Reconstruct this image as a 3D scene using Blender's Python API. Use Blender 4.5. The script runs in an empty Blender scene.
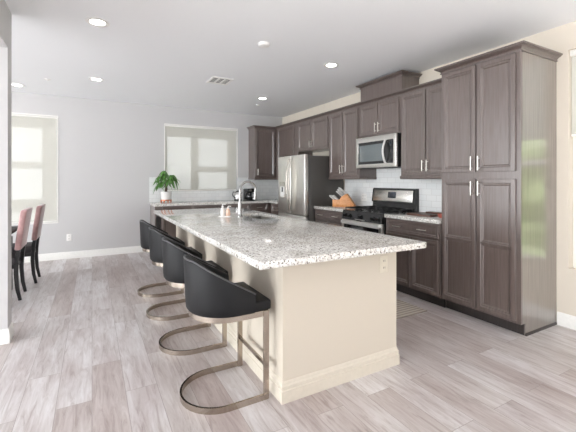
import bpy, bmesh, math, random
from mathutils import Vector, Matrix
random.seed(7)
S = bpy.context.scene
COL = S.collection
PI = math.pi

# ---------------------------------------------------------------- camera
THETA = math.atan(196 / 354.7)
cam_d = bpy.data.cameras.new('camera'); cam = bpy.data.objects.new('camera', cam_d); COL.objects.link(cam)
cam_d.sensor_width = 36.0; cam_d.lens = 36 * 354.7 / 576
cam_d.shift_y = -35.5 / 576
cam_d.clip_start = 0.02
cam.location = (0, 0, 1.324); cam.rotation_euler = (PI / 2, 0, -THETA)
S.camera = cam

# ---------------------------------------------------------------- world, lights, exposure
S.view_settings.view_transform = 'Standard'
S.view_settings.look = 'None'
S.view_settings.gamma = 1.0
S.view_settings.use_curve_mapping = False
S.view_settings.exposure = 0.55
W = bpy.data.worlds.new('world'); S.world = W; W.use_nodes = True
wn = W.node_tree
wbg = wn.nodes['Background']
wbg.inputs['Color'].default_value = (0.92, 0.97, 1.0, 1)
wbg.inputs['Strength'].default_value = 1.5

def area(name, loc, direction, sx, sy, power, color):
    d = bpy.data.lights.new(name, 'AREA'); d.shape = 'RECTANGLE'; d.size = sx; d.size_y = sy
    d.energy = power; d.color = color
    o = bpy.data.objects.new(name, d); COL.objects.link(o); o.location = loc
    o.rotation_euler = Vector(direction).to_track_quat('-Z', 'Y').to_euler()
    return o
# fill lamps added outside the unseen rear and left openings to brighten the room
area('fill_rear', (1.6, -3.6, 1.2), (0, 1, 0.3), 4.0, 2.3, 6, (0.97, 0.985, 1.0))
area('fill_dining', (-7.1, 4.6, 1.4), (1, 0, 0.05), 4.2, 2.1, 165, (0.95, 0.98, 1.0))
area('fill_living', (-7.1, -0.4, 1.4), (1, 0, 0.05), 4.0, 2.1, 270, (0.95, 0.98, 1.0))
sd = bpy.data.lights.new('sun', 'SUN'); sd.energy = 36; sd.angle = math.radians(2); sd.color = (.96, .98, 1.0)
so = bpy.data.objects.new('sun', sd); COL.objects.link(so); so.rotation_euler = Vector((0.12, 0.62, -0.78)).to_track_quat('-Z', 'Y').to_euler()
S.cycles.max_bounces = 16
S.cycles.diffuse_bounces = 10

# ---------------------------------------------------------------- materials
def lin(c):
    out = []
    for v in c:
        v /= 255.0
        out.append(v / 12.92 if v <= 0.04045 else ((v + 0.055) / 1.055) ** 2.4)
    return tuple(out) + (1,)

def new_mat(name):
    m = bpy.data.materials.new(name); m.use_nodes = True
    nt = m.node_tree
    return m, nt, nt.nodes['Principled BSDF']

def N(nt, kind, **kw):
    n = nt.nodes.new(kind)
    for k, v in kw.items():
        if k in n.inputs: n.inputs[k].default_value = v
        else: setattr(n, k, v)
    return n

def coords(nt, scale=(1, 1, 1), rot=(0, 0, 0), loc=(0, 0, 0)):
    tc = N(nt, 'ShaderNodeTexCoord'); mp = N(nt, 'ShaderNodeMapping')
    mp.inputs['Scale'].default_value = scale; mp.inputs['Rotation'].default_value = rot; mp.inputs['Location'].default_value = loc
    nt.links.new(tc.outputs['Object'], mp.inputs['Vector'])
    return mp.outputs['Vector']

def ramp(nt, fac, stops):
    r = N(nt, 'ShaderNodeValToRGB')
    els = r.color_ramp.elements
    while len(els) > 1: els.remove(els[0])
    els[0].position = stops[0][0]; els[0].color = stops[0][1]
    for p, c in stops[1:]:
        e = els.new(p); e.color = c
    nt.links.new(fac, r.inputs['Fac'])
    return r.outputs['Color']

def mixc(nt, fac, a, b, blend='MIX'):
    m = N(nt, 'ShaderNodeMix'); m.data_type = 'RGBA'; m.blend_type = blend
    for sock, v in ((m.inputs['Factor'], fac), (m.inputs[6], a), (m.inputs[7], b)):
        if hasattr(v, 'is_linked') or hasattr(v, 'links'): nt.links.new(v, sock)
        else: sock.default_value = v
    return m.outputs[2]

def bump(nt, bsdf, h, strength=0.1, dist=0.01):
    b = N(nt, 'ShaderNodeBump'); b.inputs['Strength'].default_value = strength; b.inputs['Distance'].default_value = dist
    nt.links.new(h, b.inputs['Height']); nt.links.new(b.outputs['Normal'], bsdf.inputs['Normal'])

def plain(name, rgb, rough=0.5, metal=0.0, coat=0.0, noise=0.03, nscale=40, **kw):
    m, nt, b = new_mat(name)
    c = lin(rgb)
    v = coords(nt)
    n = N(nt, 'ShaderNodeTexNoise'); n.inputs['Scale'].default_value = nscale; n.inputs['Detail'].default_value = 3
    nt.links.new(v, n.inputs['Vector'])
    lo = tuple(max(0, x * (1 - noise)) for x in c[:3]) + (1,); hi = tuple(min(1, x * (1 + noise)) for x in c[:3]) + (1,)
    nt.links.new(ramp(nt, n.outputs['Fac'], [(0.3, lo), (0.7, hi)]), b.inputs['Base Color'])
    b.inputs['Roughness'].default_value = rough; b.inputs['Metallic'].default_value = metal
    b.inputs['Coat Weight'].default_value = coat
    for k, val in kw.items(): b.inputs[k.replace('_', ' ')].default_value = val
    return m

def wood_mat(name, dark, light, rough, coat, scale=(30, 30, 1.6), crough=.27):
    m, nt, b = new_mat(name)
    v = coords(nt, scale)
    n = N(nt, 'ShaderNodeTexNoise'); n.inputs['Scale'].default_value = 2.2; n.inputs['Detail'].default_value = 6; n.inputs['Distortion'].default_value = 0.4
    nt.links.new(v, n.inputs['Vector'])
    nt.links.new(ramp(nt, n.outputs['Fac'], [(0.3, lin(dark)), (0.7, lin(light))]), b.inputs['Base Color'])
    b.inputs['Roughness'].default_value = rough; b.inputs['Coat Weight'].default_value = coat; b.inputs['Coat Roughness'].default_value = crough; b.inputs['Coat IOR'].default_value = 1.7
    bump(nt, b, n.outputs['Fac'], 0.025, 0.001)
    return m

def metal_mat(name, rgb, rough, scale=(2, 2, 120), aniso=0.0):
    m, nt, b = new_mat(name)
    v = coords(nt, scale)
    n = N(nt, 'ShaderNodeTexNoise'); n.inputs['Scale'].default_value = 3; n.inputs['Detail'].default_value = 2
    nt.links.new(v, n.inputs['Vector'])
    c = lin(rgb)
    nt.links.new(ramp(nt, n.outputs['Fac'], [(0.3, tuple(x * .94 for x in c[:3]) + (1,)), (0.7, tuple(min(1, x * 1.04) for x in c[:3]) + (1,))]), b.inputs['Base Color'])
    mr = N(nt, 'ShaderNodeMapRange'); mr.inputs['To Min'].default_value = rough * .85; mr.inputs['To Max'].default_value = rough * 1.2
    nt.links.new(n.outputs['Fac'], mr.inputs['Value']); nt.links.new(mr.outputs['Result'], b.inputs['Roughness'])
    b.inputs['Metallic'].default_value = 1.0
    return m

M = {}
def wall_mat(name, rgb):
    m, nt, b = new_mat(name)
    v = coords(nt)
    n = N(nt, 'ShaderNodeTexNoise'); n.inputs['Scale'].default_value = 140; n.inputs['Detail'].default_value = 3
    nt.links.new(v, n.inputs['Vector'])
    b.inputs['Base Color'].default_value = lin(rgb); b.inputs['Roughness'].default_value = 0.75
    bump(nt, b, n.outputs['Fac'], 0.06, 0.004)
    return m
M['wall'] = wall_mat('wall_paint', (200, 199, 199))
M['ceiling'] = wall_mat('ceiling_paint', (243, 245, 247))
M['island_wall'] = wall_mat('island_paint', (200, 191, 177))
M['wall_warm_lit'] = wall_mat('warm_lit_wall_paint', (218, 209, 195))  # same paint as the other walls, warm local light mixed into the colour
M['island_trim'] = plain('island_trim_paint', (206, 198, 184), 0.45)
M['trim'] = plain('trim_paint', (238, 237, 233), 0.4)
M['wood'] = wood_mat('espresso_wood', (88, 75, 70), (104, 91, 86), 0.4, 1.0)
M['wood_frame'] = M['wood']
M['side_wood_lit'] = wood_mat('end_panel_wood_sheen', (112, 104, 98), (134, 126, 119), 0.3, 1.0, (60, 60, 1.2), .16)  # same dark wood, lightened to carry the light reflected off the panel
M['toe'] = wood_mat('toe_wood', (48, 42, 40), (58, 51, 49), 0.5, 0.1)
M['nickel'] = metal_mat('brushed_nickel', (205, 200, 192), 0.28)
M['steel'] = metal_mat('stainless_steel', (238, 236, 231), 0.3, (160, 160, 1.5))
M['steel_h'] = metal_mat('stainless_brushed_sideways', (220, 218, 213), 0.28, (1.5, 1.5, 160))
M['stool_metal'] = plain('champagne_metal', (178, 167, 155), 0.22, 1.0, 0.0, 0.01, 4)
M['knife_steel'] = plain('satin_knife_steel', (222, 221, 218), 0.4, 0.35)
M['faucet'] = plain('satin_faucet_steel', (168, 167, 165), 0.24, 1.0, 0, 0.01, 4)
M['piping'] = plain('highlit_piping', (74, 74, 76), 0.35)  # black piping, greyed to carry the highlight along the rim
M['seat_shaded'] = plain('shaded_seat_fabric', (70, 66, 68), 0.85)  # seat taken as pink, its shade put into the colour
M['chrome'] = metal_mat('chrome', (215, 214, 212), 0.12, (10, 10, 10))
M['fridge_side'] = plain('textured_grey_steel', (88, 85, 82), 0.42, 0.4, 0.0, 0.06, 200)
M['black'] = plain('black_enamel', (20, 20, 21), 0.25, 0, 0.3)
M['black_matte'] = plain('black_cast_iron', (24, 24, 25), 0.6)
M['black_glass'] = plain('dark_glass', (22, 24, 26), 0.06, 0, 0.6)
M['mw_glass'] = plain('smoked_glass', (104, 112, 114), 0.1, 0, 0.6)
M['leather'] = plain('black_leather', (21, 21, 23), 0.55, 0, 0.0, 0.12, 220, Specular_IOR_Level=0.3)
M['velvet'] = plain('pink_velvet', (184, 146, 145), 0.8, 0, 0, 0.1, 30, Sheen_Weight=0.5)
M['velvet_b'] = plain('dusky_pink_velvet', (150, 117, 115), 0.8, 0, 0, 0.1, 30, Sheen_Weight=0.5)
M['black_wood'] = plain('black_lacquered_wood', (22, 20, 20), 0.4)
M['table_wood'] = plain('charcoal_table', (52, 50, 50), 0.7)
M['white_plastic'] = plain('white_plastic', (240, 239, 236), 0.35)
M['beige_plastic'] = plain('pale_plastic', (210, 202, 186), 0.4)
M['slot'] = plain('dark_slot', (60, 60, 60), 0.6)
M['ceramic'] = plain('white_ceramic', (232, 230, 228), 0.18, 0, 0.4)
M['copper'] = metal_mat('copper', (200, 128, 98), 0.3, (8, 8, 8))
M['blockwood'] = wood_mat('honey_wood', (196, 128, 70), (222, 158, 98), 0.45, 0.1, (20, 2, 20))
M['board'] = wood_mat('walnut_board', (70, 42, 32), (104, 66, 50), 0.4, 0.2, (3, 40, 40))
M['leaf'] = plain('leaf_green', (88, 138, 62), 0.4, 0, 0.15, 0.35, 25)
M['bark'] = plain('bark', (84, 70, 54), 0.8, 0, 0, 0.25, 60)
M['grass'] = plain('lawn_green', (92, 102, 70), 0.9, 0, 0, 0.3, 6)
M['hedge'] = plain('hedge_green', (132, 146, 98), 0.8, 0, 0, 0.25, 5)
M['display'] = plain('lcd_display', (40, 46, 56), 0.12, 0, 0.4)
M['pink_soap'] = plain('amber_soap', (222, 186, 164), 0.2, 0, 0.3)
M['vent_dark'] = plain('vent_shadow_metal', (58, 58, 60), 0.6)
M['red'] = plain('terracotta_red', (176, 92, 78), 0.5)

def glass_mat():
    m, nt, b = new_mat('window_glass')
    nt.nodes.remove(b)
    out = nt.nodes['Material Output']
    t = N(nt, 'ShaderNodeBsdfTransparent'); g = N(nt, 'ShaderNodeBsdfGlossy'); g.inputs['Roughness'].default_value = 0.02
    mx = N(nt, 'ShaderNodeMixShader'); fr = N(nt, 'ShaderNodeFresnel'); fr.inputs['IOR'].default_value = 1.4
    nt.links.new(fr.outputs['Fac'], mx.inputs['Fac']); nt.links.new(t.outputs[0], mx.inputs[1]); nt.links.new(g.outputs[0], mx.inputs[2])
    nt.links.new(mx.outputs[0], out.inputs['Surface'])
    return m
M['glass'] = glass_mat()
M['kettle_glass'] = glass_mat()

def shade_mat():
    m, nt, b = new_mat('solar_shade_fabric')
    nt.nodes.remove(b)
    out = nt.nodes['Material Output']
    v = coords(nt, (900, 900, 900))
    w = N(nt, 'ShaderNodeTexWave'); w.inputs['Scale'].default_value = 1.0; nt.links.new(v, w.inputs['Vector'])
    col = ramp(nt, w.outputs['Fac'], [(0, lin((222, 221, 213))), (1, lin((230, 229, 222)))])
    d = N(nt, 'ShaderNodeBsdfDiffuse'); tl = N(nt, 'ShaderNodeBsdfTranslucent'); tp = N(nt, 'ShaderNodeBsdfTransparent')
    nt.links.new(col, d.inputs['Color']); nt.links.new(col, tl.inputs['Color'])
    m1 = N(nt, 'ShaderNodeMixShader'); m1.inputs['Fac'].default_value = 0.08
    nt.links.new(d.outputs[0], m1.inputs[1]); nt.links.new(tl.outputs[0], m1.inputs[2])
    m2 = N(nt, 'ShaderNodeMixShader'); m2.inputs['Fac'].default_value = 0.34
    nt.links.new(m1.outputs[0], m2.inputs[1]); nt.links.new(tp.outputs[0], m2.inputs[2])
    nt.links.new(m2.outputs[0], out.inputs['Surface'])
    return m
M['shade'] = shade_mat()

def emit_mat(name, rgb, strength):
    m, nt, b = new_mat(name)
    b.inputs['Base Color'].default_value = lin(rgb)
    b.inputs['Emission Color'].default_value = lin(rgb); b.inputs['Emission Strength'].default_value = strength
    return m
M['lamp'] = emit_mat('lamp_lens', (255, 250, 240), 14.0)

def granite_mat(name, contrast=1.0):
    m, nt, b = new_mat(name)
    v = coords(nt)
    n1 = N(nt, 'ShaderNodeTexNoise'); n1.inputs['Scale'].default_value = 55; n1.inputs['Detail'].default_value = 6; n1.inputs['Roughness'].default_value = 0.7
    n2 = N(nt, 'ShaderNodeTexVoronoi'); n2.inputs['Scale'].default_value = 95
    n3 = N(nt, 'ShaderNodeTexNoise'); n3.inputs['Scale'].default_value = 7; n3.inputs['Detail'].default_value = 4
    n4 = N(nt, 'ShaderNodeTexNoise'); n4.inputs['Scale'].default_value = 85; n4.inputs['Detail'].default_value = 3
    for n in (n1, n2, n3, n4): nt.links.new(v, n.inputs['Vector'])
    base = ramp(nt, n1.outputs['Fac'], [(0.28, lin((118, 113, 110))), (0.40, lin((196, 194, 191))), (0.50, lin((226, 225, 222))), (0.62, lin((244, 243, 241)))])
    cell = ramp(nt, n2.outputs['Color'], [(0.0, lin((168, 162, 156))), (0.3, lin((234, 233, 230))), (0.8, lin((246, 245, 243)))])
    c = mixc(nt, 0.7, base, cell, 'MULTIPLY')
    big = ramp(nt, n3.outputs['Fac'], [(0.36, lin((226, 222, 216))), (0.56, lin((255, 255, 255)))])
    c = mixc(nt, 0.6, c, big, 'MULTIPLY')
    spk = ramp(nt, n4.outputs['Fac'], [(0.37, (1, 1, 1, 1)), (0.41, (0, 0, 0, 1))])
    c = mixc(nt, spk, c, lin((98, 90, 82)))
    nt.links.new(c, b.inputs['Base Color'])
    b.inputs['Roughness'].default_value = 0.09; b.inputs['Specular IOR Level'].default_value = 0.6
    return m
M['granite'] = granite_mat('speckled_granite')

def floor_mat():
    m, nt, b = new_mat('greige_vinyl_planks')
    v = coords(nt, (1, 1, 1), (0, 0, PI / 2))          # bricks run along Y
    br = N(nt, 'ShaderNodeTexBrick'); br.offset = 0.37; br.offset_frequency = 2; br.squash = 1
    br.inputs['Scale'].default_value = 1; br.inputs['Brick Width'].default_value = 1.22; br.inputs['Row Height'].default_value = 0.185
    br.inputs['Mortar Size'].default_value = 0.0012; br.inputs['Mortar Smooth'].default_value = 0.2; br.inputs['Bias'].default_value = 0.0
    br.inputs['Color1'].default_value = (0, 0, 0, 1); br.inputs['Color2'].default_value = (1, 1, 1, 1); br.inputs['Mortar'].default_value = (0.3, 0.3, 0.3, 1)
    nt.links.new(v, br.inputs['Vector'])
    tone = ramp(nt, br.outputs['Color'], [(0.0, lin((203, 195, 193))), (0.35, lin((211, 207, 206))), (0.7, lin((218, 216, 217))), (1.0, lin((228, 227, 228)))])
    # grain streaks, shifted plank by plank
    tc = N(nt, 'ShaderNodeTexCoord')
    add = N(nt, 'ShaderNodeVectorMath'); add.operation = 'MULTIPLY_ADD'
    nt.links.new(br.outputs['Color'], add.inputs[0]); add.inputs[1].default_value = (3.1, 17.3, 5.0); nt.links.new(tc.outputs['Object'], add.inputs[2])
    mp = N(nt, 'ShaderNodeMapping'); mp.inputs['Scale'].default_value = (20, 2.2, 1); nt.links.new(add.outputs[0], mp.inputs['Vector'])
    g = N(nt, 'ShaderNodeTexNoise'); g.inputs['Scale'].default_value = 1.6; g.inputs['Detail'].default_value = 8; g.inputs['Roughness'].default_value = 0.7; g.inputs['Distortion'].default_value = 0.9
    nt.links.new(mp.outputs[0], g.inputs['Vector'])
    grain = ramp(nt, g.outputs['Fac'], [(0.30, lin((198, 188, 184))), (0.46, lin((232, 228, 226))), (0.70, lin((255, 255, 255)))])
    mp2 = N(nt, 'ShaderNodeMapping'); mp2.inputs['Scale'].default_value = (3.5, 0.9, 1); nt.links.new(add.outputs[0], mp2.inputs['Vector'])
    g2 = N(nt, 'ShaderNodeTexNoise'); g2.inputs['Scale'].default_value = 1.5; g2.inputs['Detail'].default_value = 3
    nt.links.new(mp2.outputs[0], g2.inputs['Vector'])
    blotch = ramp(nt, g2.outputs['Fac'], [(0.3, lin((212, 200, 198))), (0.62, lin((255, 255, 255)))])
    c = mixc(nt, 1.0, tone, grain, 'MULTIPLY'); c = mixc(nt, 0.75, c, blotch, 'MULTIPLY')
    c = mixc(nt, br.outputs['Fac'], c, lin((140, 130, 126)))
    nt.links.new(c, b.inputs['Base Color'])
    b.inputs['Roughness'].default_value = 0.36
    bump(nt, b, g.outputs['Fac'], 0.04, 0.002)
    return m
M['floor'] = floor_mat()

def tile_mat(name, axis):
    m, nt, b = new_mat(name)
    tc = N(nt, 'ShaderNodeTexCoord'); sx = N(nt, 'ShaderNodeSeparateXYZ'); cx = N(nt, 'ShaderNodeCombineXYZ')
    nt.links.new(tc.outputs['Object'], sx.inputs[0])
    nt.links.new(sx.outputs[axis], cx.inputs[0]); nt.links.new(sx.outputs['Z'], cx.inputs[1])
    br = N(nt, 'ShaderNodeTexBrick'); br.offset = 0.5
    br.inputs['Scale'].default_value = 1; br.inputs['Brick Width'].default_value = 0.152; br.inputs['Row Height'].default_value = 0.076
    br.inputs['Mortar Size'].default_value = 0.0025; br.inputs['Mortar Smooth'].default_value = 0.4
    br.inputs['Color1'].default_value = lin((236, 237, 236)); br.inputs['Color2'].default_value = lin((228, 230, 230)); br.inputs['Mortar'].default_value = lin((212, 212, 210))
    nt.links.new(cx.outputs[0], br.inputs['Vector']); nt.links.new(br.outputs['Color'], b.inputs['Base Color'])
    b.inputs['Roughness'].default_value = 0.12
    inv = N(nt, 'ShaderNodeMath'); inv.operation = 'SUBTRACT'; inv.inputs[0].default_value = 1; nt.links.new(br.outputs['Fac'], inv.inputs[1])
    bump(nt, b, inv.outputs[0], 0.3, 0.003)
    return m
M['tile_x'] = tile_mat('white_subway_tile_back', 'X')
M['tile_y'] = tile_mat('white_subway_tile_side', 'Y')

def rug_mat():
    m, nt, b = new_mat('striped_rug_weave')
    v = coords(nt, (1, 1, 1))
    w = N(nt, 'ShaderNodeTexWave'); w.bands_direction = 'Y'; w.inputs['Scale'].default_value = 7.0; w.inputs['Distortion'].default_value = 0.4
    nt.links.new(v, w.inputs['Vector'])
    nt.links.new(ramp(nt, w.outputs['Fac'], [(0.35, lin((160, 150, 140))), (0.6, lin((196, 187, 176)))]), b.inputs['Base Color'])
    b.inputs['Roughness'].default_value = 0.95
    return m
M['rug'] = rug_mat()

# ---------------------------------------------------------------- mesh helpers
class MB:
    def __init__(s): s.bm = bmesh.new()
    def box(s, x0, x1, y0, y1, z0, z1, bev=0.0, seg=2):
        t = bmesh.new()
        vs = [t.verts.new((x, y, z)) for z in (z0, z1) for y in (y0, y1) for x in (x0, x1)]
        for f in ((0, 2, 3, 1), (4, 5, 7, 6), (0, 1, 5, 4), (2, 6, 7, 3), (0, 4, 6, 2), (1, 3, 7, 5)):
            t.faces.new([vs[i] for i in f])
        if bev > 0:
            bmesh.ops.bevel(t, geom=list(t.edges), offset=bev, segments=seg, profile=0.5, affect='EDGES')
        s._merge(t); return s
    def _merge(s, t, mat=None):
        if mat is not None: bmesh.ops.transform(t, matrix=mat, verts=t.verts)
        me = bpy.data.meshes.new('tmp'); t.to_mesh(me); t.free(); s.bm.from_mesh(me); bpy.data.meshes.remove(me)
    def lathe(s, prof, cx=0, cy=0, seg=24, axis='z', cap=True):
        t = bmesh.new(); rings = []
        for r, z in prof:
            rings.append([t.verts.new((r * math.cos(2 * PI * k / seg), r * math.sin(2 * PI * k / seg), z)) for k in range(seg)])
        for a, b in zip(rings, rings[1:]):
            for k in range(seg): t.faces.new((a[k], a[(k + 1) % seg], b[(k + 1) % seg], b[k]))
        if cap:
            if prof[0][0] > 1e-6: t.faces.new(rings[0][::-1])
            if prof[-1][0] > 1e-6: t.faces.new(rings[-1])
        bmesh.ops.remove_doubles(t, verts=t.verts, dist=1e-6)
        R = Matrix.Identity(4)
        if axis == 'x': R = Matrix.Rotation(PI / 2, 4, 'Y')
        if axis == '-y': R = Matrix.Rotation(PI / 2, 4, 'X')
        if axis == 'y': R = Matrix.Rotation(-PI / 2, 4, 'X')
        off = Vector(cx) if not isinstance(cx, (int, float)) else Vector((cx, cy, 0))
        s._merge(t, Matrix.Translation(off) @ R); return s
    def tube(s, pts, r, seg=10, closed=False, radii=None):
        sec = [(math.cos(2 * PI * k / seg), math.sin(2 * PI * k / seg)) for k in range(seg)]
        return s.sweep3(pts, [(a * r, b * r) for a, b in sec], closed, [x / r for x in radii] if radii else None)
    def sweep3(s, pts, sec, closed=False, scl=None, up=None):
        """sweep a closed 2D section along a 3D path; sec x = side axis, y = up axis"""
        t = bmesh.new(); pts = [Vector(p) for p in pts]; n = len(pts); rings = []
        prev = None
        for i, p in enumerate(pts):
            a = pts[(i - 1) % n] if (closed or i > 0) else p; b = pts[(i + 1) % n] if (closed or i < n - 1) else p
            d = (b - a).normalized()
            if up is not None: u = Vector(up)
            else:
                u = prev if prev is not None else (Vector((0, 0, 1)) if abs(d.z) < 0.9 else Vector((1, 0, 0)))
            u = (u - d * u.dot(d)).normalized(); prev = u
            side = d.cross(u).normalized()
            k = scl[i] if scl else 1
            m = 1.0
            if 0 < i < n - 1 or closed:
                d1 = (p - a).normalized(); d2 = (b - p).normalized()
                c = max(0.3, math.sqrt(max(0, (1 + d1.dot(d2)) / 2))); m = 1 / c if up is not None else 1
            rings.append([t.verts.new(p + side * (x * k * m) + u * (y * k)) for x, y in sec])
        q = len(sec)
        pairs = list(zip(rings, rings[1:])) + ([(rings[-1], rings[0])] if closed else [])
        for a, b in pairs:
            for k in range(q): t.faces.new((a[k], a[(k + 1) % q], b[(k + 1) % q], b[k]))
        if not closed:
            t.faces.new(rings[0][::-1]); t.faces.new(rings[-1])
        bmesh.ops.recalc_face_normals(t, faces=t.faces)
        s._merge(t); return s
    def mould(s, path, prof):
        """sweep profile [(out, z)] along plan path; outward = right of travel"""
        t = bmesh.new(); P = [Vector(p) for p in path]; rings = []
        for i, p in enumerate(P):
            ns = []
            if i > 0: d = (P[i] - P[i - 1]).normalized(); ns.append(Vector((d.y, -d.x)))
            if i < len(P) - 1: d = (P[i + 1] - P[i]).normalized(); ns.append(Vector((d.y, -d.x)))
            if len(ns) == 2: b = ns[0] + ns[1]; nn = b / max(1e-6, (1 + ns[0].dot(ns[1])))
            else: nn = ns[0]
            rings.append([t.verts.new((p.x + nn.x * o, p.y + nn.y * o, z)) for o, z in prof])
        q = len(prof)
        for a, b in zip(rings, rings[1:]):
            for k in range(q): t.faces.new((a[k], a[(k + 1) % q], b[(k + 1) % q], b[k]))
        t.faces.new(rings[0][::-1]); t.faces.new(rings[-1])
        bmesh.ops.recalc_face_normals(t, faces=t.faces)
        s._merge(t); return s
    def prism(s, poly, z0, z1, bev=0.0, seg=2, axes='xyz'):
        t = bmesh.new()
        a = [t.verts.new((x, y, z0)) for x, y in poly]; b = [t.verts.new((x, y, z1)) for x, y in poly]
        t.faces.new(a[::-1]); t.faces.new(b); n = len(poly)
        for k in range(n): t.faces.new((a[k], a[(k + 1) % n], b[(k + 1) % n], b[k]))
        bmesh.ops.recalc_face_normals(t, faces=t.faces)
        if bev > 0:
            es = [e for e in t.edges if e.calc_face_angle(0) > 0.6]
            bmesh.ops.bevel(t, geom=es, offset=bev, segments=seg, profile=0.5, affect='EDGES')
        mat = None
        if axes == 'xzy': mat = Matrix(((1, 0, 0, 0), (0, 0, 1, 0), (0, 1, 0, 0), (0, 0, 0, 1)))   # poly in x,z ; extrude y
        if axes == 'yzx': mat = Matrix(((0, 0, 1, 0), (1, 0, 0, 0), (0, 1, 0, 0), (0, 0, 0, 1)))   # poly in y,z ; extrude x
        s._merge(t, mat); bmesh.ops.recalc_face_normals(s.bm, faces=s.bm.faces) if mat else None
        return s
    def plate(s, us, vs, w0, w1, skip=(), axes='xyz', bev=0.0):
        """grid slab with missing cells; (u,v,w) -> axes"""
        t = bmesh.new(); V = {}
        def vert(i, j, k):
            if (i, j, k) not in V:
                c = dict(zip(axes, (us[i], vs[j], (w0, w1)[k]))); V[i, j, k] = t.verts.new((c['x'], c['y'], c['z']))
            return V[i, j, k]
        nu, nv = len(us) - 1, len(vs) - 1
        solid = lambda i, j: 0 <= i < nu and 0 <= j < nv and (i, j) not in skip
        for i in range(nu):
            for j in range(nv):
                if not solid(i, j): continue
                for k in (0, 1): t.faces.new([vert(*q, k) for q in ((i, j), (i + 1, j), (i + 1, j + 1), (i, j + 1))])
                for di, dj, e in ((-1, 0, ((i, j), (i, j + 1))), (1, 0, ((i + 1, j), (i + 1, j + 1))), (0, -1, ((i, j), (i + 1, j))), (0, 1, ((i, j + 1), (i + 1, j + 1)))):
                    if not solid(i + di, j + dj):
                        t.faces.new((vert(*e[0], 0), vert(*e[1], 0), vert(*e[1], 1), vert(*e[0], 1)))
        bmesh.ops.recalc_face_normals(t, faces=t.faces)
        if bev > 0:
            es = [e for e in t.edges if len(e.link_faces) == 2 and e.calc_face_angle(0) > 0.6]
            bmesh.ops.bevel(t, geom=es, offset=bev, segments=2, profile=0.5, affect='EDGES')
        s._merge(t); return s
    def build(s, name, mat, parent=None, smooth=35):
        bm = s.bm
        for f in bm.faces: f.smooth = True
        for e in bm.edges:
            if len(e.link_faces) == 2: e.smooth = e.calc_face_angle(0) < math.radians(smooth)
        me = bpy.data.meshes.new(name); bm.to_mesh(me); bm.free()
        me.materials.append(M[mat] if isinstance(mat, str) else mat)
        o = bpy.data.objects.new(name, me); COL.objects.link(o)
        if parent: o.parent = parent
        return o

def thing(name, label, cat, loc=(0, 0, 0), rz=0, group=None):
    o = bpy.data.objects.new(name, None); COL.objects.link(o); o.empty_display_size = 0.1
    o.location = loc; o.rotation_euler = (0, 0, rz); o['label'] = label; o['category'] = cat
    if group: o['group'] = group
    return o
def tag(o, label, cat, group=None):
    o['label'] = label; o['category'] = cat
    if group: o['group'] = group
    return o
def struct(o, label=None):
    o['kind'] = 'structure'
    if label: o['label'] = label
    return o
def place(o, loc, rz=0): o.location = loc; o.rotation_euler = (0, 0, rz); return o
def kids(o): return [c for c in bpy.data.objects if c.parent == o]
def copy_tree(o, parent=None):
    c = o.copy(); COL.objects.link(c)
    if parent: c.parent = parent; c.matrix_parent_inverse = o.matrix_parent_inverse
    for ch in kids(o): copy_tree(ch, c)
    return c

# ================================================================= STRUCTURE
XR, YB, ZC = 3.755, 7.06, 2.74
XL, YN = -7.0, -3.5
# floor / ceiling
struct(MB().box(XL - .15, XR + .15, YN - .15, YB + .15, -0.1, 0).build('floor', 'floor'))
struct(MB().box(XL - .15, XR + .15, YN - .15, YB + .15, ZC, ZC + .1).build('ceiling', 'ceiling'))
# back wall with the two windows
WB = (1.222, 2.674, 1.115, 2.395)      # kitchen window x0,x1,z0,z1
WL = (-2.30, -0.512, 0.63, 2.388)      # dining window
o = MB().plate([XL - .15, WL[0], WL[1], WB[0], WB[1], XR + .15], [0, WL[2], WB[2], WL[3], WB[3], ZC], YB, YB + .15,
               skip={(1, 1), (1, 2), (3, 2), (3, 3)}, axes='xzy').build('wall_back', 'wall'); struct(o)
# right wall with window
WR = (0.10, 1.575, 0.53, 2.50)
o = MB().plate([YN - .15, WR[0], WR[1], YB], [0, WR[2], WR[3], ZC], XR, XR + .15, skip={(1, 1)}, axes='yzx').build('wall_right', 'wall_warm_lit'); struct(o)
# rear wall (behind the camera) with a wide unglazed opening added to let light in
o = MB().plate([XL - .15, -0.5, 3.4, XR + .15], [0, 0.05, 2.4, ZC], YN - .15, YN, skip={(1, 1)}, axes='xzy').build('wall_rear', 'wall'); struct(o)
# unseen outer dining wall, openings put in for the fill lamps
o = MB().plate([YN, -2.4, 1.6, 2.5, 6.8, YB], [0, 0.35, 2.45, ZC], XL - .15, XL, skip={(1, 1), (3, 1)}, axes='yzx').build('wall_left', 'wall'); struct(o)
# partition between camera area and dining: post and header around a cased opening
XP = -0.600
o = MB().plate([YN, -0.9, 3.63, 3.785], [0, 2.405, ZC], XP - .16, XP, skip={(1, 0)}, axes='yzx').build('wall_partition', 'wall'); struct(o)

BASE = [(0, 0), (.014, 0), (.014, .075), (.010, .088), (.010, .105), (.004, .118), (0, .118)]
def baseboard(name, path): struct(MB().mould(path, BASE).build(name, 'trim'))
baseboard('baseboard_back', [(XL, YB), (0.94, YB)])
baseboard('baseboard_right', [(XR, 1.66), (XR, YN)])
baseboard('baseboard_partition', [(XP - .16, 3.785), (XP - .16, 3.63), (XP, 3.63), (XP, 3.785), (XP - .16, 3.785)][1:4])

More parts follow.
